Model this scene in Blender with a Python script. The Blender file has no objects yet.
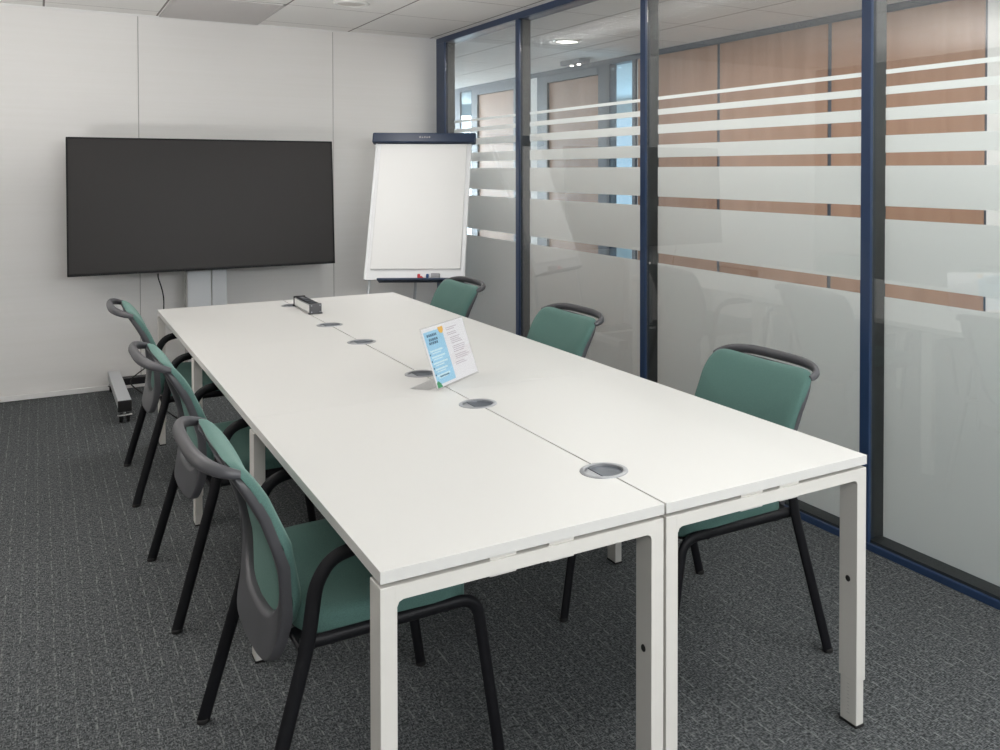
import bpy, bmesh, math, random
from mathutils import Vector, Matrix
random.seed(7)
PI = math.pi
sc = bpy.context.scene
COL = sc.collection

# ------------------------------------------------------------------ camera
W, L1, L2, L3 = .6655, 1.2866, 2.560, 3.901        # half table width, row ends
XF, XG, YB, ZC = 1.548, 1.632, 5.445, 2.586        # partition face, rear pane, back wall, ceiling
XC = 3.437                                         # far wall of the corridor
YN = -3.6                                          # wall behind the camera
XL = -2.7                                          # left wall
cam = bpy.data.cameras.new('camera')
cam.sensor_width = 36; cam.sensor_fit = 'HORIZONTAL'
cam.lens = 909.92 * 36 / 1000
cam.shift_x = (500 - 625.05) / 1000
cam.shift_y = (187.82 - 375) / 1000
cam.clip_start = .05
co = bpy.data.objects.new('camera', cam); COL.objects.link(co)
yaw, pitch, roll = .5721, -.0185, .0008
fw = Vector((math.sin(yaw)*math.cos(pitch), math.cos(yaw)*math.cos(pitch), math.sin(pitch)))
r0 = Vector((math.cos(yaw), -math.sin(yaw), 0)); u0 = r0.cross(fw)
rr = r0*math.cos(roll) + u0*math.sin(roll); uu = u0*math.cos(roll) - r0*math.sin(roll)
co.matrix_world = Matrix(((rr.x, uu.x, -fw.x, -1.2049), (rr.y, uu.y, -fw.y, -1.6978), (rr.z, uu.z, -fw.z, 1.5051), (0, 0, 0, 1)))
sc.camera = co

# ------------------------------------------------------------------ world, light, exposure
wd = bpy.data.worlds.new('sky'); sc.world = wd; wd.use_nodes = True
bg = wd.node_tree.nodes['Background']
bg.inputs[0].default_value = (.80, .90, 1.0, 1); bg.inputs[1].default_value = .5

def area(name, loc, target, sx, sy, power, color, spread=180):
    l = bpy.data.lights.new(name, 'AREA'); l.shape = 'RECTANGLE'; l.size = sx; l.size_y = sy
    l.energy = power; l.color = color; l.spread = math.radians(spread)
    o = bpy.data.objects.new(name, l); COL.objects.link(o); o.location = loc
    d = Vector(target) - Vector(loc)
    o.rotation_euler = d.to_track_quat('-Z', 'Y').to_euler()
    return o
# room and corridor lights, several added as fill, and daylight in the office beyond
area('fill_left', (-1.0, -2.75, ZC-.03), (-1.0, -2.75, 0), 1.15, .58, 21, (1.0, .98, .955))  # unseen fill added behind the viewer to raise the room's ambient light
area('led_right', (1.2, -1.0, ZC-.03), (1.2, -1.0, 0), 1.15, .58, 14, (1.0, .98, .955))
area('up_fill', (-2.15, 2.2, .9), (-2.15, 2.2, 3), 1, 1, 44, (1.0, .98, .965), 165)  # unseen upward fill, invented to brighten the ceiling and back wall
area('downlight_fill', (.497, 4.2, ZC-.022), (.497, 4.2, 0), .14, .14, 2.6, (1.0, .98, .96), 115)  # small fill added at this downlight, whose diffuser stays unlit
area('window_fill', (.35, YN-.12, 2.2), (.35, 0, 2.0), 2.3, .55, 38, (.95, .98, 1.0))  # light of the unseen high window, added to reach the back wall
area('corridor_fill', (2.25, 1.0, ZC-.03), (2.25, 1.0, 0), .3, 8, 60, (1.0, .96, .925))  # unseen strip added to light the frosted film from above
area('corridor_end_fill', (2.55, 12.1, 1.4), (2.55, 0, 1.4), 1.5, 2.0, 120, (.82, .93, 1.0))  # cool fill added at the corridor end, where no window is built
area('daylight_office', (6.9, 7.5, 1.6), (3, 7.5, 1.6), 6, 1.6, 44, (.66, .87, 1.0))

sc.view_settings.view_transform = 'Standard'; sc.view_settings.look = 'None'
sc.view_settings.gamma = 1; sc.view_settings.use_curve_mapping = False
sc.view_settings.exposure = 1.17
sc.cycles.use_denoising = True
sc.cycles.max_bounces = 12; sc.cycles.diffuse_bounces = 6; sc.cycles.glossy_bounces = 5
sc.cycles.transparent_max_bounces = 16; sc.cycles.transmission_bounces = 8
sc.cycles.sample_clamp_indirect = 6; sc.cycles.caustics_reflective = False; sc.cycles.caustics_refractive = False

# ------------------------------------------------------------------ materials
def mat(name, color, rough=.5, metal=0., spec=.5, coat=0.):
    m = bpy.data.materials.new(name); m.use_nodes = True
    b = m.node_tree.nodes['Principled BSDF']
    b.inputs['Base Color'].default_value = (*color, 1); b.inputs['Roughness'].default_value = rough
    b.inputs['Metallic'].default_value = metal; b.inputs['Specular IOR Level'].default_value = spec
    b.inputs['Coat Weight'].default_value = coat
    return m
def nodes(m): return m.node_tree.nodes, m.node_tree.links, m.node_tree.nodes['Principled BSDF']
def nz(m, scale, rot=(0,0,0), detail=3, coord='Object'):
    n, l, b = nodes(m)
    tc = n.new('ShaderNodeTexCoord'); mp = n.new('ShaderNodeMapping'); t = n.new('ShaderNodeTexNoise')
    mp.inputs['Scale'].default_value = scale; mp.inputs['Rotation'].default_value = rot
    t.inputs['Scale'].default_value = 1; t.inputs['Detail'].default_value = detail
    l.new(tc.outputs[coord], mp.inputs['Vector']); l.new(mp.outputs[0], t.inputs['Vector'])
    return t
def ramp(m, src, c0, c1, p0=.3, p1=.7):
    n, l, b = nodes(m); r = n.new('ShaderNodeValToRGB')
    r.color_ramp.elements[0].position = p0; r.color_ramp.elements[0].color = (*c0, 1)
    r.color_ramp.elements[1].position = p1; r.color_ramp.elements[1].color = (*c1, 1)
    l.new(src, r.inputs[0]); return r
def bump(m, src, strength, dist):
    n, l, b = nodes(m); bp = n.new('ShaderNodeBump')
    bp.inputs['Strength'].default_value = strength; bp.inputs['Distance'].default_value = dist
    l.new(src, bp.inputs['Height']); l.new(bp.outputs[0], b.inputs['Normal'])
def mathn(m, op, a, b=None, c=None):
    n, l, _ = nodes(m); x = n.new('ShaderNodeMath'); x.operation = op
    for i, v in enumerate((a, b, c)):
        if v is None: continue
        if isinstance(v, (int, float)): x.inputs[i].default_value = v
        else: l.new(v, x.inputs[i])
    return x.outputs[0]

M = {}
M['table'] = mat('table_laminate', (.64, .635, .617), .42, spec=.35)
M['leg'] = mat('white_paint', (.655, .64, .605), .4)
M['wall'] = mat('wall_panel', (.76, .75, .725), .42, spec=.5)
t = nz(M['wall'], (1.2, 1.2, 60), detail=2); r = ramp(M['wall'], t.outputs[0], (.82, .81, .79), (.835, .825, .81)); nodes(M['wall'])[1].new(r.outputs[0], nodes(M['wall'])[2].inputs['Base Color'])
M['plaster'] = mat('white_plaster', (.78, .775, .76), .7)
M['side'] = mat('grey_plaster', (.33, .32, .31), .8)
M['groove'] = mat('joint_grey', (.40, .39, .38), .6)
M['base'] = mat('baseboard_white', (.82, .82, .81), .4)
M['blue'] = mat('navy_paint', (.020, .044, .105), .30)
M['gasket'] = mat('gasket_grey', (.022, .026, .027), .45)
M['corr_dark'] = mat('slate_paint', (.05, .065, .09), .5)
M['plastic'] = mat('grey_plastic', (.076, .076, .084), .40)
M['black'] = mat('black_metal', (.006, .006, .008), .5, spec=.3)
M['rubber'] = mat('rubber', (.01, .01, .01), .7)
M['alu'] = mat('aluminium', (.38, .39, .41), .38, .6)
M['chrome'] = mat('chrome', (.7, .7, .7), .15, 1)
M['cup'] = mat('grey_moulded_plastic', (.07, .082, .10), .4)
M['stand'] = mat('silver_paint', (.55, .57, .59), .4, .25)
M['bezel'] = mat('black_bezel', (.006, .006, .007), .5, spec=.2)
M['screen'] = mat('matte_screen', (.022, .0195, .0185), .38, spec=.22)
M['board'] = mat('board_white', (.80, .81, .82), .3)
M['paper'] = mat('paper', (.80, .80, .79), .75)
M['navy'] = mat('navy_plastic', (.010, .026, .065), .4)
M['red'] = mat('red_plastic', (.55, .03, .05), .4)
M['bluepen'] = mat('blue_plastic', (.01, .07, .22), .4)
M['felt'] = mat('grey_felt', (.33, .33, .35), .8)
M['white_pl'] = mat('white_plastic', (.78, .78, .76), .35)

# teal upholstery: fine weave
def fabric(name, c0, c1):
    m = mat(name, c0, .85, spec=.2); b = nodes(m)[2]
    t = nz(m, (420, 420, 420), detail=1); r = ramp(m, t.outputs[0], c0, c1)
    nodes(m)[1].new(r.outputs[0], b.inputs['Base Color'])
    b.inputs['Sheen Weight'].default_value = .25; b.inputs['Sheen Roughness'].default_value = .4
    b.inputs['Sheen Tint'].default_value = (.7, 1, .9, 1)
    bump(m, t.outputs[0], .25, .001); return m
M['teal'] = fabric('teal_weave', (.072, .142, .126), (.094, .182, .162))

# carpet: dark tweed with broken pale threads
def carpet():
    m = mat('carpet', (.05, .052, .05), .95, spec=.1); n, l, b = nodes(m)
    tc = n.new('ShaderNodeTexCoord'); sp = n.new('ShaderNodeSeparateXYZ'); l.new(tc.outputs['Object'], sp.inputs[0])
    def thread(o, step, hw, ns):
        wob = nz(m, (3, 3, 1), detail=1)
        f = mathn(m, 'FRACT', mathn(m, 'ADD', mathn(m, 'DIVIDE', o, step), mathn(m, 'MULTIPLY', wob.outputs[0], .25)))
        d = mathn(m, 'ABSOLUTE', mathn(m, 'SUBTRACT', f, .5))
        ln = mathn(m, 'LESS_THAN', d, hw/step)
        k = nz(m, ns, detail=3); r = ramp(m, k.outputs[0], (0, 0, 0), (1, 1, 1), .47, .60)
        return mathn(m, 'MULTIPLY', ln, r.outputs[0])
    thr = mathn(m, 'MAXIMUM', mathn(m, 'MULTIPLY', thread(sp.outputs[0], .046, .0022, (45, 28, 1)), .42), mathn(m, 'MULTIPLY', thread(sp.outputs[1], .052, .0022, (30, 60, 1)), .18))
    g1 = nz(m, (260, 75, 1), detail=3); g2 = nz(m, (75, 260, 1), detail=3)
    weave = mathn(m, 'MAXIMUM', g1.outputs[0], g2.outputs[0])
    wv = ramp(m, weave, (.032, .036, .038), (.270, .282, .290), .47, .79)
    mx = n.new('ShaderNodeMix'); mx.data_type = 'RGBA'; mx.blend_type = 'MIX'
    l.new(thr, mx.inputs[0]); l.new(wv.outputs[0], mx.inputs[6]); mx.inputs[7].default_value = (.34, .355, .345, 1)
    l.new(mx.outputs[2], b.inputs['Base Color'])
    bump(m, weave, .5, .004); return m
M['carpet'] = carpet()

# suspended ceiling: tiles with T-bar lines
def ceiling_mat():
    m = mat('ceiling_tiles', (.72, .70, .67), .9, spec=.1); n, l, b = nodes(m)
    tc = n.new('ShaderNodeTexCoord'); sp = n.new('ShaderNodeSeparateXYZ'); l.new(tc.outputs['Object'], sp.inputs[0])
    def line(o, off, step, hw):
        f = mathn(m, 'FRACT', mathn(m, 'DIVIDE', mathn(m, 'SUBTRACT', o, off), step))
        d = mathn(m, 'ABSOLUTE', mathn(m, 'SUBTRACT', f, .5))
        return mathn(m, 'GREATER_THAN', d, .5 - hw/step)
    lx = line(sp.outputs[0], .161, .665, .006); ly = line(sp.outputs[1], 4.485, .755, .006)
    t = nz(m, (160, 160, 1), detail=3); tr = ramp(m, t.outputs[0], (.88, .87, .85), (.92, .91, .89), .3, .7)
    a = n.new('ShaderNodeMix'); a.data_type = 'RGBA'; l.new(mathn(m, 'MULTIPLY', ly, .55), a.inputs[0]); l.new(tr.outputs[0], a.inputs[6]); a.inputs[7].default_value = (.30, .28, .27, 1)
    c = n.new('ShaderNodeMix'); c.data_type = 'RGBA'; l.new(mathn(m, 'MULTIPLY', lx, .9), c.inputs[0]); l.new(a.outputs[2], c.inputs[6]); c.inputs[7].default_value = (.22, .20, .19, 1)
    l.new(c.outputs[2], b.inputs['Base Color']); return m
M['ceil'] = ceiling_mat()

def wood():
    m = mat('beech_veneer', (.5, .27, .16), .5, spec=.35)
    t = nz(m, (9, 9, .7), detail=6); t.inputs['Distortion'].default_value = .6
    r = ramp(m, t.outputs[0], (.325, .180, .115), (.405, .240, .162), .3, .7)
    nodes(m)[1].new(r.outputs[0], nodes(m)[2].inputs['Base Color']); return m
M['wood'] = wood()

def glass(name, tint=(.93, .96, .95), ior=1.75):
    m = bpy.data.materials.new(name); m.use_nodes = True; n, l = m.node_tree.nodes, m.node_tree.links
    n.remove(n['Principled BSDF']); out = n['Material Output']
    # reflectance of one face, the same from either side (Schlick)
    ge = n.new('ShaderNodeNewGeometry'); dt = n.new('ShaderNodeVectorMath'); dt.operation = 'DOT_PRODUCT'
    l.new(ge.outputs['Normal'], dt.inputs[0]); l.new(ge.outputs['Incoming'], dt.inputs[1])
    def mt(op, a_, b_=None):
        x = n.new('ShaderNodeMath'); x.operation = op
        for i, v in enumerate((a_, b_)):
            if v is None: continue
            if isinstance(v, (int, float)): x.inputs[i].default_value = v
            else: l.new(v, x.inputs[i])
        return x.outputs[0]
    f0 = ((ior-1)/(ior+1))**2
    pw = mt('POWER', mt('SUBTRACT', 1, mt('ABSOLUTE', dt.outputs['Value'])), 5)
    fres = mt('ADD', mt('MULTIPLY', pw, 1-f0), f0)
    tr = n.new('ShaderNodeBsdfTransparent'); tr.inputs[0].default_value = (*tint, 1)
    g = n.new('ShaderNodeBsdfGlossy'); g.inputs['Roughness'].default_value = 0
    mx = n.new('ShaderNodeMixShader'); l.new(fres, mx.inputs[0]); l.new(tr.outputs[0], mx.inputs[1]); l.new(g.outputs[0], mx.inputs[2])
    l.new(mx.outputs[0], out.inputs[0]); return m
M['glass'] = glass('clear_glass', (.97, .98, .98), 1.72)
M['glass2'] = glass('clear_glass_rear', (.97, .98, .98), 1.25)
M['acrylic'] = glass('acrylic', (.98, .98, .985), 1.4)
M['glass_blue'] = glass('tinted_glass', (.80, .93, 1.0), 1.5)
def film():
    m = bpy.data.materials.new('frosted_film'); m.use_nodes = True; n, l = m.node_tree.nodes, m.node_tree.links
    n.remove(n['Principled BSDF']); out = n['Material Output']
    d = n.new('ShaderNodeBsdfDiffuse'); d.inputs[0].default_value = (.60, .63, .645, 1)
    t = n.new('ShaderNodeBsdfTranslucent'); t.inputs[0].default_value = (.88, .90, .895, 1)
    mx = n.new('ShaderNodeMixShader'); mx.inputs[0].default_value = .8
    l.new(d.outputs[0], mx.inputs[1]); l.new(t.outputs[0], mx.inputs[2]); l.new(mx.outputs[0], out.inputs[0]); return m
M['film'] = film()
def emis(name, c, s):
    m = mat(name, c, .5); b = nodes(m)[2]
    b.inputs['Emission Color'].default_value = (*c, 1); b.inputs['Emission Strength'].default_value = s; return m
M['lamp'] = emis('lamp_glow', (1, .95, .88), 3.)
M['vent'] = mat('vent_grey', (.60, .58, .57), .6)
M['lamp_off'] = mat('opal_diffuser', (.62, .59, .55), .35)

# ------------------------------------------------------------------ mesh helpers
def box(bm, x0, x1, y0, y1, z0, z1, bev=0., seg=2, mtx=None):
    b = bmesh.new()
    vs = [b.verts.new(p) for p in ((x0,y0,z0),(x1,y0,z0),(x1,y1,z0),(x0,y1,z0),(x0,y0,z1),(x1,y0,z1),(x1,y1,z1),(x0,y1,z1))]
    for f in ((3,2,1,0),(4,5,6,7),(0,1,5,4),(1,2,6,5),(2,3,7,6),(3,0,4,7)): b.faces.new([vs[i] for i in f])
    if bev: bmesh.ops.bevel(b, geom=b.edges[:], offset=bev, segments=seg, affect='EDGES', profile=.5)
    merge(bm, b, mtx)
def merge(bm, b, mtx=None, mi=None):
    if mtx is not None: bmesh.ops.transform(b, matrix=mtx, verts=b.verts)
    mp = {v: bm.verts.new(v.co) for v in b.verts}
    for f in b.faces:
        try:
            nf = bm.faces.new([mp[v] for v in f.verts]); nf.material_index = f.material_index if mi is None else mi
        except ValueError: pass
    b.free()
def prism(bm, pts, axis, a, c, bev=0., mtx=None):
    """extrude a 2-D outline along axis x/y/z between a and c"""
    b = bmesh.new()
    def P(u, v, w): return {'x': (w, u, v), 'y': (u, w, v), 'z': (u, v, w)}[axis]
    n = len(pts); A = [b.verts.new(P(u, v, a)) for u, v in pts]; C = [b.verts.new(P(u, v, c)) for u, v in pts]
    b.faces.new(A); b.faces.new(C[::-1])
    for i in range(n): b.faces.new((A[i], C[i], C[(i+1) % n], A[(i+1) % n]))
    bmesh.ops.recalc_face_normals(b, faces=b.faces)
    if bev: bmesh.ops.bevel(b, geom=[e for e in b.edges if abs(e.calc_face_angle(0)) > .5], offset=bev, segments=2, affect='EDGES', profile=.5)
    merge(bm, b, mtx)
def loft(bm, rings, cap=True, closed=False):
    R = [[bm.verts.new(p) for p in r] for r in rings]; n = len(R[0])
    m = len(R) if closed else len(R)-1
    for i in range(m):
        a, c = R[i], R[(i+1) % len(R)]
        for j in range(n): bm.faces.new((a[j], a[(j+1) % n], c[(j+1) % n], c[j]))
    if cap and not closed: bm.faces.new(R[0][::-1]); bm.faces.new(R[-1])
def fillet(pts, rad, seg=6):
    out = [Vector(pts[0])]
    for i in range(1, len(pts)-1):
        p, a, c = Vector(pts[i]), Vector(pts[i-1]), Vector(pts[i+1])
        d = min(rad, (a-p).length*.49, (c-p).length*.49)
        s, e = p+(a-p).normalized()*d, p+(c-p).normalized()*d
        for k in range(seg+1):
            t = k/seg; out.append(s*(1-t)**2 + p*2*t*(1-t) + e*t*t)
    out.append(Vector(pts[-1])); return out
def tube(bm, pts, ra, rb=None, side=None, n=12):
    """sweep an ellipse: rb along the fixed side vector, ra across it"""
    rb = rb or ra; pts = [Vector(p) for p in pts]; rings = []
    s0 = Vector(side) if side else None
    for i, p in enumerate(pts):
        t = (pts[min(i+1, len(pts)-1)] - pts[max(i-1, 0)]).normalized()
        if s0 is None:
            s0 = t.orthogonal()
        s = (s0 - t*s0.dot(t)).normalized(); k = t.cross(s)
        if side is None: s0 = s
        rings.append([p + s*rb*math.cos(2*PI*j/n) + k*ra*math.sin(2*PI*j/n) for j in range(n)])
    loft(bm, rings)
def lathe(bm, prof, n=40, mtx=None, ang=2*PI):
    b = bmesh.new(); full = abs(ang-2*PI) < 1e-6; k = n if full else n+1
    R = [[b.verts.new((r*math.cos(ang*j/n), r*math.sin(ang*j/n), z)) for j in range(k)] for r, z in prof]
    for i in range(len(R)-1):
        for j in range(n):
            a = (j+1) % k
            b.faces.new((R[i][j], R[i][a], R[i+1][a], R[i+1][j]))
    for ri, rv in ((0, R[0]), (-1, R[-1])):
        if prof[ri][0] > 1e-5 and full: b.faces.new(rv if ri else rv[::-1])
    bmesh.ops.remove_doubles(b, verts=b.verts, dist=1e-6)
    bmesh.ops.recalc_face_normals(b, faces=b.faces)
    merge(bm, b, mtx)
def cyl(bm, c, r, h, axis='z', n=24, bev=0.):
    m = Matrix.Translation(c)
    if axis == 'x': m = m @ Matrix.Rotation(PI/2, 4, 'Y')
    if axis == 'y': m = m @ Matrix.Rotation(-PI/2, 4, 'X')
    prof = [(r-bev, 0), (r, bev), (r, h-bev), (r-bev, h)] if bev else [(r, 0), (r, h)]
    lathe(bm, prof, n, m)
def obj(name, bm, m, parent=None, loc=None, smooth=35, **props):
    me = bpy.data.meshes.new(name)
    bmesh.ops.recalc_face_normals(bm, faces=bm.faces)
    bm.to_mesh(me); bm.free()
    for x in (m if isinstance(m, (list, tuple)) else [m]): me.materials.append(M[x])
    if smooth:
        me.polygons.foreach_set('use_smooth', [True]*len(me.polygons)); me.set_sharp_from_angle(angle=math.radians(smooth))
    o = bpy.data.objects.new(name, me); COL.objects.link(o)
    if smooth:
        wn = o.modifiers.new('weighted_normal', 'WEIGHTED_NORMAL'); wn.keep_sharp = True; wn.weight = 90
    if parent is not None: o.parent = parent
    if loc is not None: o.location = loc
    for k, v in props.items(): o[k] = v
    return o
def tag(o, label, cat, group=None, kind=None):
    o['label'] = label; o['category'] = cat
    if group: o['group'] = group
    if kind: o['kind'] = kind
    return o
def thing(name, label, cat, loc=(0,0,0), rotz=0, group=None, kind=None):
    o = bpy.data.objects.new(name, None); COL.objects.link(o); o.empty_display_size = .1
    o.location = loc; o.rotation_euler = (0, 0, rotz); return tag(o, label, cat, group, kind)
def struct(name, bm, m, label, cat, smooth=30): return tag(obj(name, bm, m, smooth=smooth), label, cat, kind='structure')
def dup(root, loc, rotz, label):
    r = root.copy(); COL.objects.link(r); r.location = loc; r.rotation_euler = (0, 0, rotz); r['label'] = label
    for ch in list(root.children):
        c = ch.copy(); COL.objects.link(c); c.parent = r
        for g in list(ch.children):
            d = g.copy(); COL.objects.link(d); d.parent = c
    return r
def B(): return bmesh.new()

# ------------------------------------------------------------------ room shell
b = B(); box(b, XL-.1, XC+.1, YN-.1, 12.2, -.1, 0); struct('floor', b, 'carpet', 'dark grey tweed carpet with broken pale threads', 'floor')
b = B(); box(b, XL-.1, XC+.1, YN-.1, 12.2, ZC, ZC+.1); struct('ceiling', b, 'ceil', 'white suspended ceiling of square tiles', 'ceiling')
# back wall: three melamine panels with thin joints
xs = [XL-.1, -.62, .71, XC-1.75]
wb = B(); box(wb, XL-.1, 1.66, YB+.006, YB+.1, 0, ZC)
g = .0024
for i in range(3): box(wb, xs[i]+(g if i else 0), xs[i+1]-g, YB, YB+.012, .034, ZC-.012, .0015, 1)
wo = struct('wall_back', wb, 'wall', 'white panelled wall behind the television with two thin vertical joints', 'wall')
for x in (-.62, .71):
    b = B(); box(b, x-g, x+g, YB+.0035, YB+.007, .034, ZC-.012); obj('joint_strip', b, 'groove', wo)
b = B(); box(b, XL, 1.545, YB-.012, YB+.006, 0, .034, .002, 1); struct('baseboard_back', b, 'base', 'low white baseboard under the wall behind the television', 'baseboard')
b = B(); box(b, XL, 1.545, YB-.012, YB+.004, ZC-.012, ZC, 0); struct('trim_ceiling', b, 'base', 'thin white angle trim where the back wall meets the ceiling', 'trim')
b = B(); box(b, XL-.1, XL, YN, YB+.1, 0, ZC); struct('wall_left', b, 'side', 'plain grey wall on the left side of the room', 'wall')
# wall behind the camera, with an unseen window set high to shape the light
WX0, WX1, WZ0, WZ1 = -.8, 1.5, 1.9, 2.5
b = B()
box(b, XL-.1, WX0, YN-.1, YN, 0, ZC); box(b, WX1, 1.7, YN-.1, YN, 0, ZC)
box(b, WX0, WX1, YN-.1, YN, 0, WZ0); box(b, WX0, WX1, YN-.1, YN, WZ1, ZC)
struct('wall_front', b, 'plaster', 'white window wall behind the viewer', 'wall')
b = B()
for x in (WX0, (WX0+WX1)/2-.03, WX1-.06): box(b, x, x+.06, YN-.08, YN-.02, WZ0, WZ1, .004, 1)
for z in (WZ0, WZ1-.06): box(b, WX0, WX1, YN-.08, YN-.02, z, z+.06, .004, 1)
struct('window_9', b, 'base', 'assumed high white framed window behind the viewer', 'window')

# corridor walls
b = B(); box(b, XC, XC+.1, YN-.1, 1.62, 0, ZC); struct('wall_corridor', b, 'plaster', 'white corridor wall right of the wood panels, seen through the glass', 'wall')
joints = [1.62, 2.878, 4.113, 5.317]
for i in range(3):
    b = B(); box(b, XC, XC+.1, joints[i]+.0175, joints[i+1]-.0175, .08, 2.535, .002, 1)
    struct('wall_panel_%d' % (i+1), b, 'wood', ['beech veneer panel nearest the white corridor wall', 'middle beech veneer panel across the corridor', 'beech veneer panel beside the corridor side window'][i], 'wall panel')
b = B()
for y in joints[:-1]: box(b, XC+.004, XC+.1, y-.0175, y+.0175, 0, 2.535)
box(b, XC+.004, XC+.1, 1.60, 5.317, 0, .08); box(b, XC-.006, XC+.1, 1.60, 9.72, 2.535, ZC)
struct('trim_corridor', b, 'corr_dark', 'dark joints and head rail around the corridor wood panels', 'trim')
def door(n, y0, y1, fy0, fy1, ly0, ly1, lab):
    """full-height wood door y0..y1 with side light ly0..ly1 in a dark frame"""
    d = thing('door_%d' % n, lab, 'door', (XC, (y0+y1)/2, 0), kind='structure'); cy = (y0+y1)/2
    f = B()
    for a, c in ((y1, fy1), (fy0, y0)): box(f, -.012, .09, a-cy, c-cy, 0, 2.535, .003, 1)
    box(f, -.012, .09, y0-cy, y1-cy, 2.457, 2.535, .003, 1)
    obj('door_frame', f, 'corr_dark', d)
    f = B(); box(f, .01, .06, y0-cy+.004, y1-cy-.004, .008, 2.452, .003, 1); leaf = obj('door_leaf', f, 'wood', d)
    f = B(); cyl(f, (-.02, y0-cy+.09, 1.02), .025, .03, 'x'); tube(f, fillet([(-.02, y0-cy+.09, 1.02), (-.05, y0-cy+.09, 1.02), (-.05, y0-cy+.2, 1.02)], .02), .009); obj('door_handle', f, 'chrome', leaf)
door(1, 5.985, 7.052, 5.80, 7.29, 5.376, 5.762, 'beech corridor door in dark frame, seen in the second glass pane from the back wall')
door(2, 7.89, 8.921, 7.75, 9.10, 9.11, 9.468, 'beech corridor door farthest away, seen in the glass pane beside the back wall')
def sidelight(n, y0, y1, ya, yb, lab):
    w = thing('window_%d' % n, lab, 'window', (XC, (y0+y1)/2, 0), kind='structure'); cy = (y0+y1)/2
    f = B(); box(f, -.012, .012, ya-cy, y0-cy, 0, 2.535, .003, 1); box(f, -.012, .012, y1-cy, yb-cy, 0, 2.535, .003, 1)
    box(f, -.012, .012, y0-cy, y1-cy, 0, .08, .003, 1); obj('window_frame', f, 'corr_dark', w)
    f = B(); box(f, -.004, .002, y0-cy, y1-cy, .08, 2.535); obj('window_pane', f, 'glass_blue', w)
sidelight(7, 5.376, 5.775, 5.317, 5.82, 'narrow bright side window left of the wood panels across the corridor')
sidelight(8, 9.11, 9.468, 9.10, 9.70, 'narrow bright side window of the farthest corridor door')
b = B(); box(b, XC, XC+.1, 9.70, 12.2, 0, ZC); struct('wall_corridor_end', b, 'plaster', 'white corridor wall past the farthest side window', 'wall')
b = B(); box(b, XC, XC+.1, 7.29, 7.75, 0, 2.535); struct('wall_corridor_far', b, 'plaster', 'white corridor wall between the two far doors', 'wall')
b = B(); box(b, XF+.01, XF+.11, YB, 12.2, 0, ZC); struct('wall_corridor_left', b, 'plaster', 'white corridor wall continuing past the meeting room', 'wall')
# office across the corridor (seen through the side windows)
b = B(); box(b, XC+.1, 7, 4, 11.5, -.1, 0); box(b, XC+.1, 7, 4, 11.5, 2.7, 2.8); box(b, XC+.1, 7, 3.9, 4, 0, 2.7); box(b, XC+.1, 7, 11.5, 11.6, 0, 2.7)
box(b, 7, 7.1, 4, 11.5, 0, .8); box(b, 7, 7.1, 4, 11.5, 2.45, 2.7)
struct('wall_office', b, 'plaster', 'bright office room behind the corridor side windows', 'wall')

# ------------------------------------------------------------------ glazed partition
b = B(); box(b, XF, XG+.03, YN, YB, 2.541, ZC, .002, 1); struct('trim_1', b, 'blue', 'navy head rail of the glazed partition', 'trim')
b = B(); box(b, XF, XG+.03, YN, YB, 0, .029, .0015, 1); tb = struct('trim_2', b, 'blue', 'navy base rail of the glazed partition on the carpet', 'trim')
b = B(); box(b, XF+.012, XG-.002, YN, YB-.19, .029, .040); obj('base_channel', b, 'gasket', tb)
mull = [(5.27, 5.445, 'navy corner post of the partition against the back wall'), (3.918, 3.969, 'navy mullion nearest the back wall'),
        (2.379, 2.428, 'middle navy mullion of the partition with a small bolt'), (.793, .844, 'navy mullion nearest the viewer, behind the near right table corner'),
        (-.78, -.73, 'navy mullion outside the view beside the viewer'), (-2.34, -2.29, 'navy mullion outside the view behind the viewer'), (-3.6, -3.55, 'navy end post behind the viewer')]
for i, (y0, y1, lab) in enumerate(mull):
    b = B(); box(b, XF, XF+.016, y0, y1, .029, 2.541, .002, 1); o = struct('trim_%d' % (i+3), b, 'blue', lab, 'mullion')
    b = B(); box(b, XF+.016, XG+.008, y0+.002, y1-.002, .029, 2.541); obj('mullion_core', b, 'gasket', o)
    if i == 2:
        b = B(); cyl(b, (XF+.03, y0-.004, 1.005), .007, .006, 'y', 12, .001); obj('bolt', b, 'chrome', o)
stripes = [(.040, 1.004), (1.057, 1.314), (1.366, 1.527), (1.579, 1.648), (1.708, 1.757), (1.810, 1.841), (1.891, 1.909)]
plab = ['glass pane with frosted stripes beside the flipchart', 'glass pane with frosted stripes showing a corridor door and side window', 'wide frosted-stripe pane between the two near mullions',
        'frosted-stripe pane at the near end of the partition', 'frosted-stripe pane beside the viewer', 'frosted-stripe pane behind the viewer']
for i in range(6):
    y1, y0 = mull[i][0], mull[i+1][1]
    b = B(); box(b, XF+.014, XF+.018, y0, y1, .029, 2.541)
    w = struct('window_%d' % (i+1), b, 'glass', plab[i], 'window', smooth=0)
    b = B(); box(b, XG, XG+.006, y0, y1, .029, 2.541); obj('rear_pane', b, 'glass2', w, smooth=0)
    for z0, z1 in stripes:
        b = B(); box(b, XG-.0012, XG-.0006, y0+.003, y1-.003, z0, z1); obj('frosted_stripe', b, 'film', w, smooth=0)

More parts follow.
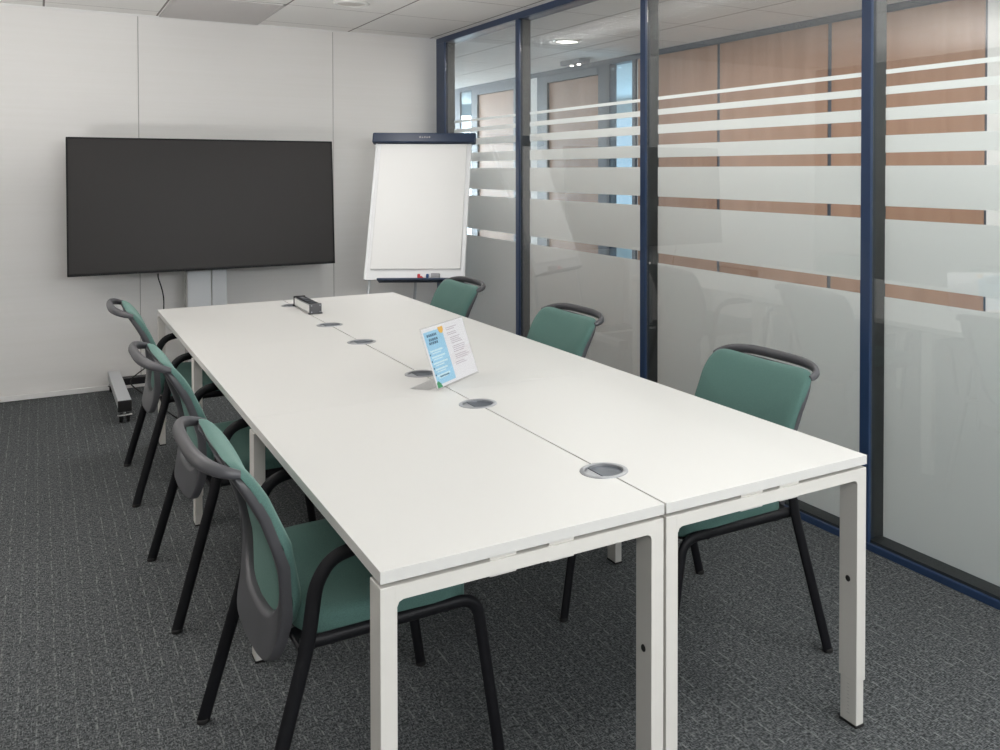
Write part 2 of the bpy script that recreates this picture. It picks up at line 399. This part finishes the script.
# ------------------------------------------------------------------ desks
GROM = [.272, 1.065, 1.590, 2.346, 2.879, 3.655]
GR = .052
def desk(sx, y0, y1, label, near):
    """sx = -1 left / +1 right of the centre seam"""
    d = thing('bench_desk', label, 'desk', (sx*W/2, (y0+y1)/2, 0), group='white bench desks pushed together'); ox, oy = sx*W/2, (y0+y1)/2
    bm = B(); s = .0026; e = .0004
    out = [(sx*W, y0+e), (sx*W, y1-e), (sx*s, y1-e)]
    for gy in reversed([q for q in GROM if y0 < q < y1]):
        for k in range(13):
            a = PI/2 - PI*k/12
            out.append((sx*max(s, GR*math.cos(a)), gy + GR*math.sin(a)))
    out.append((sx*s, y0+e))
    prism(bm, [(x-ox, y-oy) for x, y in out], 'z', .715, .74, .0012)
    obj('tabletop', bm, 'table', d)
    def leg(x0, x1, ya, yb, inner, marks=False, screw=True):
        m = B(); box(m, x0-ox, x1-ox, ya-oy, yb-oy, .126, .7065, .002, 2); lg = obj('leg', m, 'leg', d)
        m = B(); box(m, x0+.003-ox, x1-.003-ox, ya+.003-oy, yb-.003-oy, .006, .15, .0015, 1); obj('leg_extension', m, 'leg', lg)
        m = B(); box(m, x0+.001-ox, x1-.001-ox, ya+.001-oy, yb-.001-oy, 0, .0065, .001, 1); obj('foot', m, 'rubber', lg)
        xi = x0 if inner < 0 else x1
        if screw:
            m = B(); cyl(m, (xi-ox-.002, (ya+yb)/2-oy, .40), .0085, .004, 'x', 20, .001); cyl(m, (xi-ox+inner*.0022-.0006, (ya+yb)/2-oy, .40), .0035, .0012, 'x', 6); obj('screw', m, 'rubber', lg)
        if marks:
            m = B()
            for k in range(9):
                wd_ = .010 if k % 4 == 0 else .006
                xx = xi - inner*.003
                box(m, xx-ox-.0004, xx-ox+.0004, (ya+yb)/2-oy-wd_/2, (ya+yb)/2-oy+wd_/2, .030+k*.010, .0314+k*.010)
            obj('height_scale', m, 'groove', lg)
    def beam(xa, xb, ya, yb, fil):
        m = B(); r = .012; e = .004; A_, Z_ = xa-ox, xb-ox
        pts = [(A_-(e if fil[0] else 0), .7063), (Z_+(e if fil[1] else 0), .7063)]
        if fil[1]: pts += [(Z_+e, .677-r), (Z_, .677-r), (Z_-.0035, .677-.0035), (Z_-r, .677)]
        else: pts += [(Z_, .677)]
        if fil[0]: pts += [(A_+r, .677), (A_+.0035, .677-.0035), (A_, .677-r), (A_-e, .677-r)]
        else: pts += [(A_, .677)]
        prism(m, pts, 'y', ya-.0003-oy, yb+.0003-oy); obj('crossbeam', m, 'leg', d)
    lo, hi = (-W, -.0035) if sx < 0 else (.0035, W)
    lw, ld = .034, .065
    def ends(ya, yb, inner_leg):
        if sx < 0:
            leg(lo, lo+lw, ya, yb, 1)
            if inner_leg: leg(hi-lw, hi, ya, yb, -1)
            beam(lo+lw, hi-lw if inner_leg else 0, ya, yb, (1, inner_leg))
        else:
            leg(hi-lw, hi, ya, yb, -1, near and ya < .1)
            if inner_leg: leg(lo, lo+lw, ya, yb, 1)
            beam(lo+lw if inner_leg else 0, hi-lw, ya, yb, (inner_leg, 1))
    if near: ends(y0+.002, y0+.002+ld, 1)
    ends(y1-ld, y1-.001, 1 if y1 > 3.5 else 0)
    br = ((-.435, -.375), (-.298, -.237)) if sx < 0 else ((.232, .302), (.358, .424))
    for xa, xb in br:
        for ya, yb in ((y0+.008, y0+.09), (y1-.09, y1-.008)):
            m = B(); box(m, xa-ox, xb-ox, ya-oy, yb-oy, .671, .7155, .001, 1); obj('mounting_bracket', m, 'leg', d)
        m = B(); box(m, xa+.01-ox, xb-.01-ox, y0+.05-oy, y1-.05-oy, .68, .712, .002, 1); obj('support_rail', m, 'leg', d)
    return d
desk(-1, 0, L1, 'white desk at the near left, its corner leg closest to us', True)
desk(1, 0, L1, 'white desk at the near right, next to the glass partition', True)
desk(-1, L1, L2, 'middle white desk on the left side, ahead of the near left desk', False)
desk(1, L1, L2, 'middle white desk on the right side, in front of the acrylic sign', False)
desk(-1, L2, L3, 'far white desk on the left, in front of the television stand', False)
desk(1, L2, L3, 'far white desk on the right, in front of the flipchart', False)

# cable grommets set across the centre seam
glab = ['grey round cable port on the centre seam nearest us', 'grey round cable port just in front of the acrylic sign', 'grey round cable port partly hidden behind the acrylic sign',
        'grey round cable port beyond the sign, just before the far desks', 'grey round cable port in front of the black and silver socket block', 'grey round cable port hidden behind the socket block']
def grommet(y, lab):
    t = thing('cable_grommet', lab, 'cable port', (0, y, .74), group='cable ports along the table seam')
    bm = B(); lathe(bm, [(.0495, -.03), (.0495, .0015), (.0515, .0032), (.058, .0032), (.0615, .0018), (.0622, .0004), (.0622, .0002), (.0510, .0001), (.0508, -.03), (.0495, -.03)], 48); obj('rim', bm, 'alu', t)
    bm = B(); lathe(bm, [(.0494, -.004), (.0490, -.03), (.0001, -.03)], 40); obj('cup', bm, 'cup', t)
    # small flap on one side, its edge lip, and a lower ledge inside the opening
    bm = B(); pts = [(.0485*math.cos(math.radians(q)), .0485*math.sin(math.radians(q))) for q in range(115, 246, 5)]
    prism(bm, pts, 'z', -.007, -.003, .0006); obj('lid', bm, 'alu', t)
    bm = B(); box(bm, -.0215, -.0175, -.044, .044, -.022, -.001, .001, 1); obj('lid_lip', bm, 'cup', t)
    bm = B(); pts = [(.0485*math.cos(math.radians(q)), .0485*math.sin(math.radians(q))) for q in range(-62, 63, 6)] + [(.034*math.cos(math.radians(q)), .034*math.sin(math.radians(q))) for q in range(60, -61, -6)]
    prism(bm, pts, 'z', -.018, -.014, .0006); obj('ledge', bm, 'alu', t)
for y, lab in zip(GROM, glab): grommet(y, lab)

# ------------------------------------------------------------------ chairs
def lerp(tab, z):
    if z <= tab[0][0]: return tab[0][1]
    for (a, p), (c, q) in zip(tab, tab[1:]):
        if z <= c:
            t = (z-a)/(c-a); return p+(q-p)*t
    return tab[-1][1]
def smooth_tab(tab, z, h=.03): return sum(lerp(tab, z+h*k/3) for k in (-3,-2,-1,0,1,2,3))/7
PROF = [(.30,-.205),(.37,-.197),(.44,-.180),(.50,-.170),(.585,-.173),(.695,-.203),(.795,-.253),(.86,-.298),(.90,-.325)]
WID = [(.30,.212),(.38,.217),(.46,.226),(.56,.244),(.70,.256),(.80,.259),(.87,.259)]
def backpt(s, z, off):
    w = smooth_tab(WID, z); x = smooth_tab(PROF, z) - .015*(1-s*s) - off
    return (x, s*w, z)
def sup(a, n):
    c, s = math.cos(a), math.sin(a)
    return (math.copysign(abs(c)**(2/n), c), math.copysign(abs(s)**(2/n), s))
def make_chair(label):
    t = thing('conference_chair', label, 'chair', group='green conference chairs around the table')
    # upholstered back pad
    bm = B(); N = 56; z0, z1 = .452, .868; zc, hz = (z0+z1)/2, (z1-z0)/2
    rings = []
    for r in (1.0, .985, .95, .88, .75, .55, .3, .08):
        th = .023*(1-r**12)**.5
        ring = []
        for k in range(N):
            s, q = sup(2*PI*k/N, 9); z = zc+q*hz*r
            if q*r > 0: z -= .010*(1-min(1, abs(s*r))**2)*(q*r)**4
            ring.append(backpt(s*r*.995, z, .014-th))
        rings.append(ring)
    rear = []
    for r in (.08, .3, .55, .75, .9, 1.0):
        ring = []
        for k in range(N):
            s, q = sup(2*PI*k/N, 9); z = zc+q*hz*r
            if q*r > 0: z -= .010*(1-min(1, abs(s*r))**2)*(q*r)**4
            ring.append(backpt(s*r*.995, z, .020))
        rear.append(ring)
    loft(bm, rear+rings, cap=True); obj('backrest', bm, 'teal', t, smooth=60)
    # plastic rear frame with large opening
    bm = B(); N = 72; sec = []
    zo, ho = (.368+.862)/2, (.862-.368)/2; zi, hi_ = .655, .195
    for k in range(N):
        a = 2*PI*k/N; so, qo = sup(a, 7); si, qi = sup(a, 4.0)
        zO, zI = zo+qo*ho, zi+qi*hi_; kI = .86
        thk = .042 - .020*max(0, (qo-.55)/.45)*(1-abs(so)**3)
        O = lambda off, sh=0: backpt(so*(1-sh), zO-qo*sh*ho, off)
        I = lambda off, sh=0: backpt(si*(kI+sh), zI+qi*sh*hi_, off)
        sec.append([O(.018), O(min(.032, thk-.006)), O(thk-.004, .012), O(thk, .03), I(thk, .05), I(thk-.005, .012), I(min(.030, thk-.006)), I(.018)])
    loft(bm, sec, closed=True); fr = obj('back_frame', bm, 'plastic', t, smooth=50)
    # loop handle bowing backwards above the pad
    bm = B(); rings = []
    K = 29
    for k in range(K):
        a = PI*k/(K-1); c, s = math.cos(a), max(0, math.sin(a))
        y = .247*math.copysign(abs(c)**.62, c); x = -.302 - .083*s**.8; z = .843 + .025*s**.9
        p = Vector((x, y, z)); rings.append(p)
    secs = []
    for k, p in enumerate(rings):
        tg = (rings[min(k+1, K-1)] - rings[max(k-1, 0)]).normalized()
        out = Vector((tg.y, -tg.x, 0)).normalized()
        if out.x > 0 and abs(tg.y) > .3: out = -out
        if abs(tg.y) <= .3: out = Vector((-.3, math.copysign(1, p.y), 0)).normalized()
        s = max(0, math.sin(PI*k/(K-1)))
        wide = (out*.30 + Vector((0, 0, -.95))).normalized(); nor = wide.cross(tg).normalized()
        wv, tv = .009+.0085*s**.5, .006+.0065*s**.5
        secs.append([p + wide*wv*math.cos(2*PI*j/14) + nor*tv*math.sin(2*PI*j/14) for j in range(14)])
    loft(bm, secs); obj('handle', bm, 'plastic', fr, smooth=60)
    # seat
    bm = B(); rings = []; N = 56
    def seatpt(a, r, z):
        c, s = sup(a, 5.5); x = .022 + c*.212*r; w = .298 - .012*(1-(x+.19)/.425)
        dz = -.018*max(0, (x-.12)/.114)**2
        return (x, s*w*r, z+dz)
    for r, z in ((.06, .456), (.6, .456), (.95, .456), (1.0, .462), (1.0, .496), (.98, .507), (.93, .513), (.8, .515), (.5, .511), (.06, .508)):
        rings.append([seatpt(2*PI*k/N, r, z) for k in range(N)])
    loft(bm, rings); obj('seat', bm, 'teal', t, smooth=60)
    bm = B(); rings = []
    for r, z in ((.06, .444), (.6, .444), (.94, .446), (.975, .450), (.975, .458), (.06, .458)):
        rings.append([seatpt(2*PI*k/N, r, z) for k in range(N)])
    loft(bm, rings); obj('seat_pan', bm, 'black', t, smooth=40)
    # legs and arms
    for s in (-1, 1):
        bm = B(); tube(bm, fillet([(-.302, s*.329, .006), (-.176, s*.309, .462), (-.158, s*.306, .590), (-.125, s*.306, .640), (-.06, s*.305, .654), (.10, s*.304, .655), (.135, s*.304, .650)], .05), .017, .011, (0, 1, 0)); lg = obj('leg', bm, 'black', t)
        bm = B(); cyl(bm, (-.303, s*.329, 0), .016, .012, n=16, bev=.002); obj('glide', bm, 'rubber', lg)
        bm = B(); box(bm, -.07, .14, s*.304-.019, s*.304+.019, .660, .674, .006, 3); obj('armrest', bm, 'rubber', t)
        bm = B(); tube(bm, fillet([(-.19, s*.294, .456), (.232, s*.290, .456), (.300, s*.288, .006)], .05, 8), .0150, .0115, (0, 1, 0)); lg = obj('leg', bm, 'black', t)
        bm = B(); cyl(bm, (.3005, s*.288, 0), .015, .012, n=16, bev=.002); obj('glide', bm, 'rubber', lg)
        bm = B(); box(bm, -.195, -.155, min(s*.20, s*.30), max(s*.20, s*.30), .44, .456, .003, 1); obj('back_bracket', bm, 'black', t)
    for x in (-.12, .15):
        bm = B(); tube(bm, [(x, -.30, .452), (x, .30, .452)], .010); obj('cross_tube', bm, 'black', t)
    return t
ch = make_chair('green chair seen from behind, nearest us beside the near left table corner')
ch.location = (-.54, .66, 0)
dup(ch, (-.545, 1.897, 0), math.radians(1), 'green chair seen from behind, middle of the row left of the table')
dup(ch, (-.545, 3.216, 0), math.radians(-1), 'green chair seen from behind, closest to the television')
dup(ch, (.558, .662, 0), PI, 'green chair facing the table at the near right, its whole backrest against the glass')
dup(ch, (.502, 1.91, 0), PI, 'green chair along the glass, middle of the row right of the table')
dup(ch, (.515, 3.2, 0), PI, 'green chair along the glass, overlapping the flipchart corner')

# ------------------------------------------------------------------ television on its stand
tv = thing('television', 'large black switched-off television on a silver stand', 'television', (-.235, 4.985, .835), math.radians(-.63))
TW, TH = 1.655, .886
tilt = Matrix.Rotation(-.077, 4, 'X')
def tvp(bm_fn, name, m):
    bm = B(); bm_fn(bm); bmesh.ops.transform(bm, matrix=tilt, verts=bm.verts); return obj(name, bm, m, tv)
tvp(lambda q: (box(q, -TW/2, TW/2, .004, .045, 0, TH, .006, 2), box(q, -.5, .5, .045, .085, .15, TH-.2, .012, 2)), 'casing', 'bezel')
tvp(lambda q: box(q, -TW/2+.010, TW/2-.010, -.001, .006, .016, TH-.010), 'screen', 'screen')
def bez(q):
    for x0, x1, z0, z1 in ((-TW/2, TW/2, 0, .016), (-TW/2, TW/2, TH-.010, TH), (-TW/2, -TW/2+.010, 0, TH), (TW/2-.010, TW/2, 0, TH)): box(q, x0, x1, -.004, .01, z0, z1, .0015, 1)
tvp(bez, 'bezel', 'bezel')
st = thing('television_stand', 'silver wheeled stand carrying the television', 'stand', (-.20, 5.155, 0))
bm = B(); box(bm, -.168, .084, -.02, .06, .1, 1.39); col = obj('column', bm, 'groove', st)
for x0, x1 in ((-.160, -.012), (-.006, .090)):
    bm = B(); box(bm, x0, x1, -.03, .07, .10, 1.40, .004, 2); obj('column_cover', bm, 'stand', col)
bm = B(); box(bm, -.175, .082, -.046, -.028, 1.10, 1.30, .004, 1)
obj('mount_bracket', bm, 'black', st)
for s, x in ((-1, -.588), (1, .585)):
    bm = B(); box(bm, x-.036, x+.036, -.70, .26, .085, .135, .004, 2); ft = obj('foot_beam', bm, 'stand', st)
    bm = B(); box(bm, x-.0362, x+.0362, -.712, -.695, .070, .1355, .003, 1); obj('end_cap', bm, 'rubber', ft)
    for yy in (-.67, .22):
        bm = B(); box(bm, x-.008, x+.008, yy-.02, yy+.03, .02, .06, .003, 1); cyl(bm, (x, yy, .055), .012, .032, 'z', 16); box(bm, x-.04, x+.04, yy-.045, yy-.018, .045, .052, .002, 1); cs = obj('caster', bm, 'chrome', st)
        for dx in (-.028, .010):
            bm = B(); cyl(bm, (x+dx, yy, .028), .028, .018, 'x', 20, .004); obj('wheel', bm, 'rubber', cs)
bm = B(); box(bm, -.60, .57, -.03, .05, .085, .13, .004, 1); obj('crossbar', bm, 'black', st)
cb = thing('power_cable', 'thin black cable hanging from the television down to the carpet', 'cable', (-.5, 5.15, 0))
bm = B()
tube(bm, fillet([(-.05, -.13, .825), (-.05, -.13, .80), (-.015, -.12, .68), (-.02, -.12, .40), (-.05, -.12, .26), (-.16, -.14, .19), (-.235, -.15, .135), (-.17, -.20, .07), (-.08, -.30, .02)], .06), .004, n=8)
tube(bm, fillet([(-.08, -.30, .02), (-.05, -.55, .005), (.02, -.95, .005), (.12, -1.25, .005), (.4, -1.35, .005), (.62, -1.4, .005)], .15), .004, n=8)
obj('cord', bm, 'rubber', cb)

# ------------------------------------------------------------------ flipchart easel
a, tl, FW, FH = .534, .385, .690, 1.037
C0 = Vector((1.086, 4.588, 1.226))
fr_, fn = Vector((math.cos(a), -math.sin(a), 0)), Vector((math.sin(a), math.cos(a), 0))
fu = Vector((0, 0, math.cos(tl))) + fn*math.sin(tl); fN = fr_.cross(fu)*-1
fc = thing('flipchart', 'white flipchart easel with navy top bar and blank paper pad', 'flipchart', (C0.x, C0.y, 0), -a)
# local frame of the easel: x right, y away, z up; tilted board matrix
BT = Matrix.Translation((0, 0, C0.z)) @ Matrix.Rotation(-tl, 4, 'X')
def fp(fn_, name, m, parent=None):
    bm = B(); fn_(bm); bmesh.ops.transform(bm, matrix=BT, verts=bm.verts); return obj(name, bm, m, parent or fc)
hw, hh = FW/2, FH/2
fp(lambda q: box(q, -hw, hw, 0, .018, -hh, hh, .003, 2), 'board', 'board')
fp(lambda q: [box(q, x0, x1, -.004, .020, -hh, hh, .002, 1) for x0, x1 in ((-hw-.004, -hw+.010), (hw-.010, hw+.004))], 'edge_rail', 'board')
fp(lambda q: box(q, -hw+.036, hw-.028, -.012, -.0005, -hh+.075, hh-.01, .002, 1), 'paper_pad', 'paper')
bar = fp(lambda q: (box(q, -hw-.028, hw+.036, -.034, .02, hh-.004, hh+.075, .010, 3),), 'top_bar', 'navy')
def mark(q):
    for k in range(5): box(q, -.03+.017*k, -.019+.017*k, -.0352, -.034, hh+.03, hh+.043-.003*(k % 2))
fp(mark, 'bar_logo', 'felt', bar)
def tray(q):
    box(q, -hw+.10, hw+.004, -.062, .01, -hh-.018, -hh-.008, .003, 1); box(q, -hw+.10, hw+.004, -.064, -.058, -hh-.018, -hh-.003, .002, 1)
fp(tray, 'pen_tray', 'navy')
cth, sth = math.cos(tl), math.sin(tl)
def leg_line(x0, x1, s0, y_off, zf, yf):
    p0 = BT @ Vector((x0, .03, s0)); return [p0, Vector((x1, yf, zf))]
for x0, x1 in ((-hw+.03, -hw-.03), (hw-.05, hw+.0)):
    bm = B(); p = BT @ Vector((x0, .03, -hh+.02)); q = Vector((x1, p.y-.10, .008))
    tube(bm, [BT @ Vector((x0, .03, hh-.1)), p, q], .010); lg = obj('leg', bm, 'stand', fc)
    bm = B(); cyl(bm, (q.x, q.y, 0), .014, .02, n=14, bev=.003); obj('foot', bm, 'rubber', lg)
bm = B(); p = BT @ Vector((0, .03, hh-.1)); q = Vector((-.12, p.y+.06, .008)); tube(bm, [p, q], .010); lg = obj('leg', bm, 'stand', fc)
bm = B(); cyl(bm, (q.x, q.y, 0), .014, .02, n=14, bev=.003); obj('foot', bm, 'rubber', lg)
# pens and eraser lying on the tray
FM = fc.matrix_basis @ BT
def on_tray(name, lab, cat, x, build, cols, yaw_=0., group=None):
    t = thing(name, lab, cat, FM @ Vector((x, -.028, -hh-.008)), group=group)
    t.rotation_euler = (Matrix.Rotation(-a, 4, 'Z') @ Matrix.Rotation(-tl, 4, 'X') @ Matrix.Rotation(yaw_, 4, 'Z')).to_euler()
    for nm, f, m in build:
        q = B(); f(q); obj(nm, q, m, t)
def marker(m):
    return [('barrel', lambda q: (cyl(q, (-.03, 0, .0105), .0095, .06, 'x', 16, .002),), 'white_pl'), ('cap', lambda q: (cyl(q, (.012, 0, .0105), .0104, .04, 'x', 16, .003),), m)]
def stub(m): return [('barrel', lambda q: cyl(q, (0, -.02, .0105), .0095, .045, 'y', 16, .002), m), ('cap', lambda q: cyl(q, (0, -.029, .0105), .0104, .024, 'y', 16, .003), m)]
def tall(m): return [('barrel', lambda q: cyl(q, (0, .004, .0), .0095, .022, 'z', 16, .002), m), ('cap', lambda q: cyl(q, (0, .004, .020), .0104, .022, 'z', 16, .003), m)]
on_tray('marker_pen', 'red marker on the flipchart tray, left of the blue one', 'marker', .035, tall('red'), None, .2, 'markers on the flipchart tray')
on_tray('marker_pen', 'second red marker on the flipchart tray, lying beside the first', 'marker', .060, stub('red'), None, -.2, 'markers on the flipchart tray')
on_tray('marker_pen', 'blue marker on the flipchart tray beside the grey eraser', 'marker', .095, tall('bluepen'), None, .1, 'markers on the flipchart tray')
on_tray('board_eraser', 'small grey eraser on the flipchart tray, right of the markers', 'eraser', .150, [('felt_pad', lambda q: box(q, -.03, .03, -.018, .018, .001, .016, .003, 1), 'felt'), ('grip', lambda q: box(q, -.03, .03, -.016, .016, .016, .046, .005, 2), 'felt')], None, 0)

# ------------------------------------------------------------------ socket block
ps = thing('socket_block', 'black and silver power socket block on the far desks', 'socket block', (.030, 3.27, .74))
bm = B(); box(bm, -.029, .029, .012, .355, .004, .050, .004, 2); obj('body', bm, 'alu', ps)
bm = B(); box(bm, -.0292, -.0255, .02, .347, .008, .047, .001, 1); obj('side_plate', bm, 'white_pl', ps)
bm = B(); box(bm, -.024, .027, .014, .353, .047, .0535, .002, 1); tp = obj('socket_panel', bm, 'black', ps)
for k in range(3):
    bm = B(); cyl(bm, (.001, .08+.075*k, .0533), .019, .0012, 'z', 24); obj('socket', bm, 'cup', tp)
for k in range(2):
    bm = B(); box(bm, -.008, .010, .275+.03*k, .288+.03*k, .0533, .0545); obj('data_port', bm, 'felt', tp)
for y0, y1 in ((-.004, .014), (.353, .370)):
    bm = B(); box(bm, -.031, .031, y0, y1, .001, .056, .003, 2); box(bm, -.036, .036, y0, y1, 0, .008, .002, 1); cap = obj('end_cap', bm, 'plastic' if y0 < 0 else 'black', ps)
    if y0 < 0:
        for x, z in ((-.022, .012), (.022, .012), (-.022, .046), (.022, .046)):
            bm = B(); cyl(bm, (x, -.0055, z), .0030, .002, 'y', 10); obj('screw', bm, 'alu', cap)

# ------------------------------------------------------------------ acrylic sign with a two-column leaflet
SW, SH = .302, .222; sa, stl = -.677, .325
sgc = Vector((.046, 1.421, .8495))
sg = thing('sign_holder', 'clear acrylic stand holding a blue and white printed notice', 'sign holder', (sgc.x, sgc.y, .74), -sa)
M['pblue'] = mat('print_blue', (.33, .62, .82), .5); M['ppale'] = mat('print_pale', (.62, .82, .90), .5); M['pwhite'] = mat('print_white', (.82, .81, .83), .5)
M['porange'] = mat('print_orange', (.80, .45, .08), .5); M['pgreen'] = mat('print_green', (.05, .28, .12), .5); M['pink'] = mat('print_text', (.48, .42, .47), .6); M['pdark'] = mat('print_dark', (.05, .13, .22), .6)
ST = Matrix.Translation((0, 0, SH/2*math.cos(stl)+.0015)) @ Matrix.Rotation(-stl, 4, 'X')
def sp(fn_, name, m, parent=sg):
    q = B(); fn_(q); bmesh.ops.transform(q, matrix=ST, verts=q.verts); return obj(name, q, m, parent, smooth=0)
sp(lambda q: (box(q, -SW/2, SW/2, -.004, -.002, -SH/2, SH/2), box(q, -SW/2, SW/2, .001, .003, -SH/2, SH/2)), 'front_sheet', 'acrylic')
q = B(); box(q, -SW/2, SW/2, -.002, .075, 0, .0025); obj('base_plate', q, 'acrylic', sg, smooth=0)
pg = sp(lambda q: box(q, -SW/2+.004, SW/2-.003, -.0015, .0005, -SH/2+.006, SH/2-.004), 'leaflet', 'pwhite')
def quads(q, lst, y=-.0019):
    for x0, x1, z0, z1 in lst: box(q, x0, x1, y, -.0014, z0, z1)
X0, Z1 = -SW/2+.012, SH/2-.018
def bluep(q): box(q, X0, -.012, -.0017, -.0014, -SH/2+.016, Z1)
sp(bluep, 'blue_column', 'pblue', pg)
sp(lambda q: quads(q, [(X0+.012+.0, X0+.020+.075+.006*(k % 3), .020-.022*k, .026-.022*k) for k in range(5)] + [(X0+.02, X0+.08, .0125-.022*k, .0165-.022*k) for k in range(5)]), 'pale_lines', 'ppale', pg)
def title(q):
    rnd = random.Random(3)
    for z in (Z1-.014, Z1-.030, Z1-.042):
        x = X0+.014+rnd.random()*.012
        for k in range(6):
            w_ = .006+rnd.random()*.005; box(q, x, x+w_, -.0022, -.0014, z-.005, z+.004); x += w_+.0035
            if x > X0+.08: break
    for k in range(4): cyl(q, (X0+.006, -.0022, .012-.024*k), .0035, .0008, 'y', 10)
    for k in range(7): box(q, X0+.030+.009*k, X0+.036+.009*k, -.0022, -.0014, -SH/2+.038, -SH/2+.044)
sp(title, 'title_marks', 'pdark', pg)
def sun(q):
    pts = [(-.022+.017*math.cos(2*PI*k/24), Z1+.001+.019*math.sin(2*PI*k/24)) for k in range(24)]
    prism(q, [(x, min(z, Z1+.006)) for x, z in pts if True], 'y', -.0024, -.0014)
sp(sun, 'orange_sun', 'porange', pg)
def leaf_(q):
    prism(q, [(X0-.004, -SH/2+.006), (X0+.028, -SH/2+.006), (X0+.020, -SH/2+.020), (X0+.006, -SH/2+.030), (X0-.004, -SH/2+.024)], 'y', -.0024, -.0014)
sp(leaf_, 'green_leaf', 'pgreen', pg)
def txt(q):
    rnd = random.Random(9); z = SH/2-.026
    for blk in (2, 2, 4, 4, 3, 2):
        for k in range(blk):
            x = .012+rnd.random()*.004 + (.012 if blk > 2 else 0); xe = x + .06+rnd.random()*.045
            while x < xe - .004:
                w_ = .005+rnd.random()*.009; box(q, x, min(x+w_, xe), -.0020, -.0014, z, z+.0026); x += w_+.0025
            z -= .0068
        z -= .0055
sp(txt, 'text_lines', 'pink', pg)

# ------------------------------------------------------------------ ceiling fittings
def downlight(x, y, lab, on):
    t = thing('ceiling_downlight', lab, 'ceiling light', (x, y, ZC), group=None)
    bm = B(); lathe(bm, [(.085, -.001), (.088, -.012), (.100, -.016), (.112, -.010), (.115, -.001)], 40); obj('trim_ring', bm, 'white_pl', t)
    bm = B(); lathe(bm, [(.0001, -.004), (.06, -.005), (.0855, -.008), (.0855, -.001)], 32); obj('diffuser', bm, 'lamp' if on else 'lamp_off', t)
downlight(.497, 4.2, 'round white downlight in the meeting room ceiling above the far table end', False)
downlight(2.49, 4.93, 'round lit downlight in the corridor ceiling', True)
downlight(2.49, 8.0, 'round lit downlight farther down the corridor', True)
vt = thing('ceiling_vent', 'grey ceiling air grille above the television', 'vent', (-.1675, 4.95, ZC))
bm = B()
for x0, x1, y0, y1 in ((-.325, .325, -.46, -.44), (-.325, .325, .44, .46), (-.325, -.305, -.46, .46), (.305, .325, -.46, .46)): box(bm, x0, x1, y0, y1, -.010, 0, .002, 1)
obj('frame', bm, 'vent', vt)
bm = B(); box(bm, -.305, .305, -.44, .44, -.003, -.001); 
for k in range(44): box(bm, -.305, .305, -.435+.02*k, -.425+.02*k, -.007, -.003)
obj('grille', bm, 'vent', vt)
em = thing('emergency_light', 'small grey fixture on the corridor ceiling above the far door', 'ceiling fixture', (3.2, 6.05, ZC))
bm = B(); box(bm, -.06, .06, -.19, .19, -.045, 0, .006, 2); obj('housing', bm, 'felt', em)
for y in (-.08, .06):
    bm = B(); cyl(bm, (0, y, -.055), .018, .012, n=16, bev=.003); obj('lens', bm, 'lamp', em)

for o in bpy.data.objects:
    if o.parent is None and 'label' not in o and o.type in ('MESH', 'EMPTY'): print('UNLABELLED', o.name)
